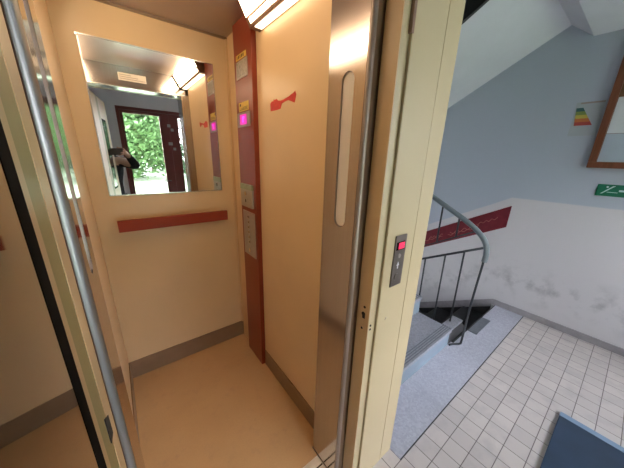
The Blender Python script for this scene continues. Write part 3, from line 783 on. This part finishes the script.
for s in (1, -1):
    bm = bmesh.new(); bmesh.ops.create_uvsphere(bm, u_segments=12, v_segments=8, radius=.012); bmesh.ops.translate(bm, verts=bm.verts[:], vec=(PX0-.026+.03*s, -.478, 1.618))
    obj('eye', bm, 'grey_white', person, smooth=True)
    bm = bmesh.new(); bmesh.ops.create_uvsphere(bm, u_segments=12, v_segments=8, radius=.024); bmesh.ops.scale(bm, verts=bm.verts[:], vec=(.45, .8, 1.2)); bmesh.ops.translate(bm, verts=bm.verts[:], vec=(PX0-.027+.076*s, -.56, 1.60))
    obj('ear', bm, 'skin', person, smooth=True)

# camera axes (the phone is held square to them)
CRt = Vector((.79370, -.60761, .02910)); CUp = Vector((.15555, .24898, .95594)); CBk = Vector((-.58809, -.75420, .29213))
ROT = Matrix((CRt, CUp, CBk)).transposed()
bm = box(.0015, .152, -.044, .030, .003, .0105, .002)
for (px_, py_) in ((-.006, .0), (-.006, -.022)): disc((px_+.02, py_, .0025), 'z', .0065, .0012, 18, bm) if py_ else None
bmesh.ops.rotate(bm, cent=(0, 0, 0), matrix=ROT, verts=bm.verts[:])
bmesh.ops.translate(bm, verts=bm.verts[:], vec=(0, 0, 1.5))
obj('mobile_phone', bm, 'phone', None, 'dark phone held up by the person reflected in the mirror', 'phone')

# ------------------------------------------------------------------ outdoors (through the entrance door)
struct('ground_outside', box(-18, 24, -34, EY-.16, -.35, -.12), 'lawn')
obj('paved_path', box(-1.5, 4, EY-1.5, EY-.17, -.119, -.02), 'paving', None, 'pale paved path outside the entrance door', 'path')
def tree(x, y, h, rx, zc, rz, leafm, label, n=17000):
    t = thing('leafy_tree', (x, y, -.12), label, 'tree', 'trees across the lawn')
    obj('trunk', tube([(x, y, -.12), (x+.06, y, h*.35), (x-.04, y+.05, h*.6), (x, y, h*.8)], [.17, .13, .09, .04], 10), 'bark', t, smooth=True)
    bm = bmesh.new(); rnd = random.Random(int(x*100+y*10))
    cl = []
    while len(cl) < 40:
        q = (rnd.uniform(-.85, .85), rnd.uniform(-.85, .85), rnd.uniform(-.9, .9))
        if q[0]**2+q[1]**2 < .7*(1.1-max(0, q[2])): cl.append(q)
    for i in range(n):
        c = rnd.choice(cl)
        p = Vector((x+rx*(c[0]+max(-.3, min(.3, rnd.gauss(0, .15)))), y+rx*(c[1]+max(-.3, min(.3, rnd.gauss(0, .15)))), zc+rz*(c[2]+rnd.gauss(0, .14))))
        if p.z < .0: continue
        s = rnd.uniform(.09, .20)
        a = Vector((rnd.gauss(0, 1), rnd.gauss(0, 1), rnd.gauss(0, .6))).normalized(); b = a.orthogonal().normalized()
        v = [bm.verts.new(p+a*s), bm.verts.new(p+b*s*.5), bm.verts.new(p-a*s), bm.verts.new(p-b*s*.5)]
        bm.faces.new(v)
    obj('foliage', bm, leafm, t)
tree(-4.6, -17.5, 8.0, 2.2, 4.0, 4.1, 'leaf0', 'mid green leafy tree beyond the lawn, outermost on the wall side of the entrance door')
tree(.7, -16.0, 8.5, 2.6, 4.0, 4.2, 'leaf1', 'bright green leafy tree beyond the lawn, showing in the wide door pane')
tree(6.2, -16.6, 8.0, 2.5, 3.9, 4.0, 'leaf2', 'dark green leafy tree beyond the lawn behind the door post')
tree(3.0, -24.5, 12, 3.6, 5.6, 5.7, 'leaf0', 'tall green tree standing farthest back, between the two trees behind the door')

# ------------------------------------------------------------------ light
w = bpy.data.worlds.new('overcast_sky'); S.world = w; w.use_nodes = True
nt = w.node_tree; bg = nt.nodes['Background']
tc = N(nt, 'ShaderNodeTexCoord'); s_ = N(nt, 'ShaderNodeSeparateXYZ'); nt.links.new(tc.outputs['Generated'], s_.inputs[0])
rp_ = N(nt, 'ShaderNodeValToRGB'); rp_.color_ramp.elements[0].position = .0; rp_.color_ramp.elements[0].color = (.93, .945, 1, 1)
rp_.color_ramp.elements[1].position = .8; rp_.color_ramp.elements[1].color = (.80, .87, 1, 1)
nt.links.new(s_.outputs[2], rp_.inputs[0]); nt.links.new(rp_.outputs[0], bg.inputs[0])
bg.inputs[1].default_value = 13.6
def portal(x0, x1, z0, z1):
    l = bpy.data.lights.new('daylight_portal', 'AREA'); l.shape = 'RECTANGLE'; l.size = x1-x0; l.size_y = z1-z0
    l.cycles.is_portal = True
    o = bpy.data.objects.new('daylight_portal', l); COL.objects.link(o); o.location = ((x0+x1)/2, EY-.12, (z0+z1)/2); o.rotation_euler = (PI/2, 0, PI)
portal(DX0, DX1, 0, DZ); portal(WX0, WX1, WZ0, WZ1)

# ------------------------------------------------------------------ camera and view
cam = bpy.data.cameras.new('camera'); co = bpy.data.objects.new('camera', cam); COL.objects.link(co)
cam.sensor_fit = 'HORIZONTAL'; cam.sensor_width = 36; cam.lens = 250.93/624*36; cam.clip_start = .004; cam.clip_end = 100
co.matrix_world = Matrix.Translation((0, 0, 1.5)) @ ROT.to_4x4()
S.camera = co
vs = S.view_settings
vs.view_transform = 'Standard'; vs.look = 'None'; vs.gamma = 1; vs.use_curve_mapping = False; vs.exposure = 1.05
S.cycles.use_denoising = True
S.cycles.max_bounces = 14; S.cycles.diffuse_bounces = 6; S.cycles.glossy_bounces = 8; S.cycles.transparent_max_bounces = 12
S.cycles.sample_clamp_indirect = 6; S.cycles.caustics_reflective = True
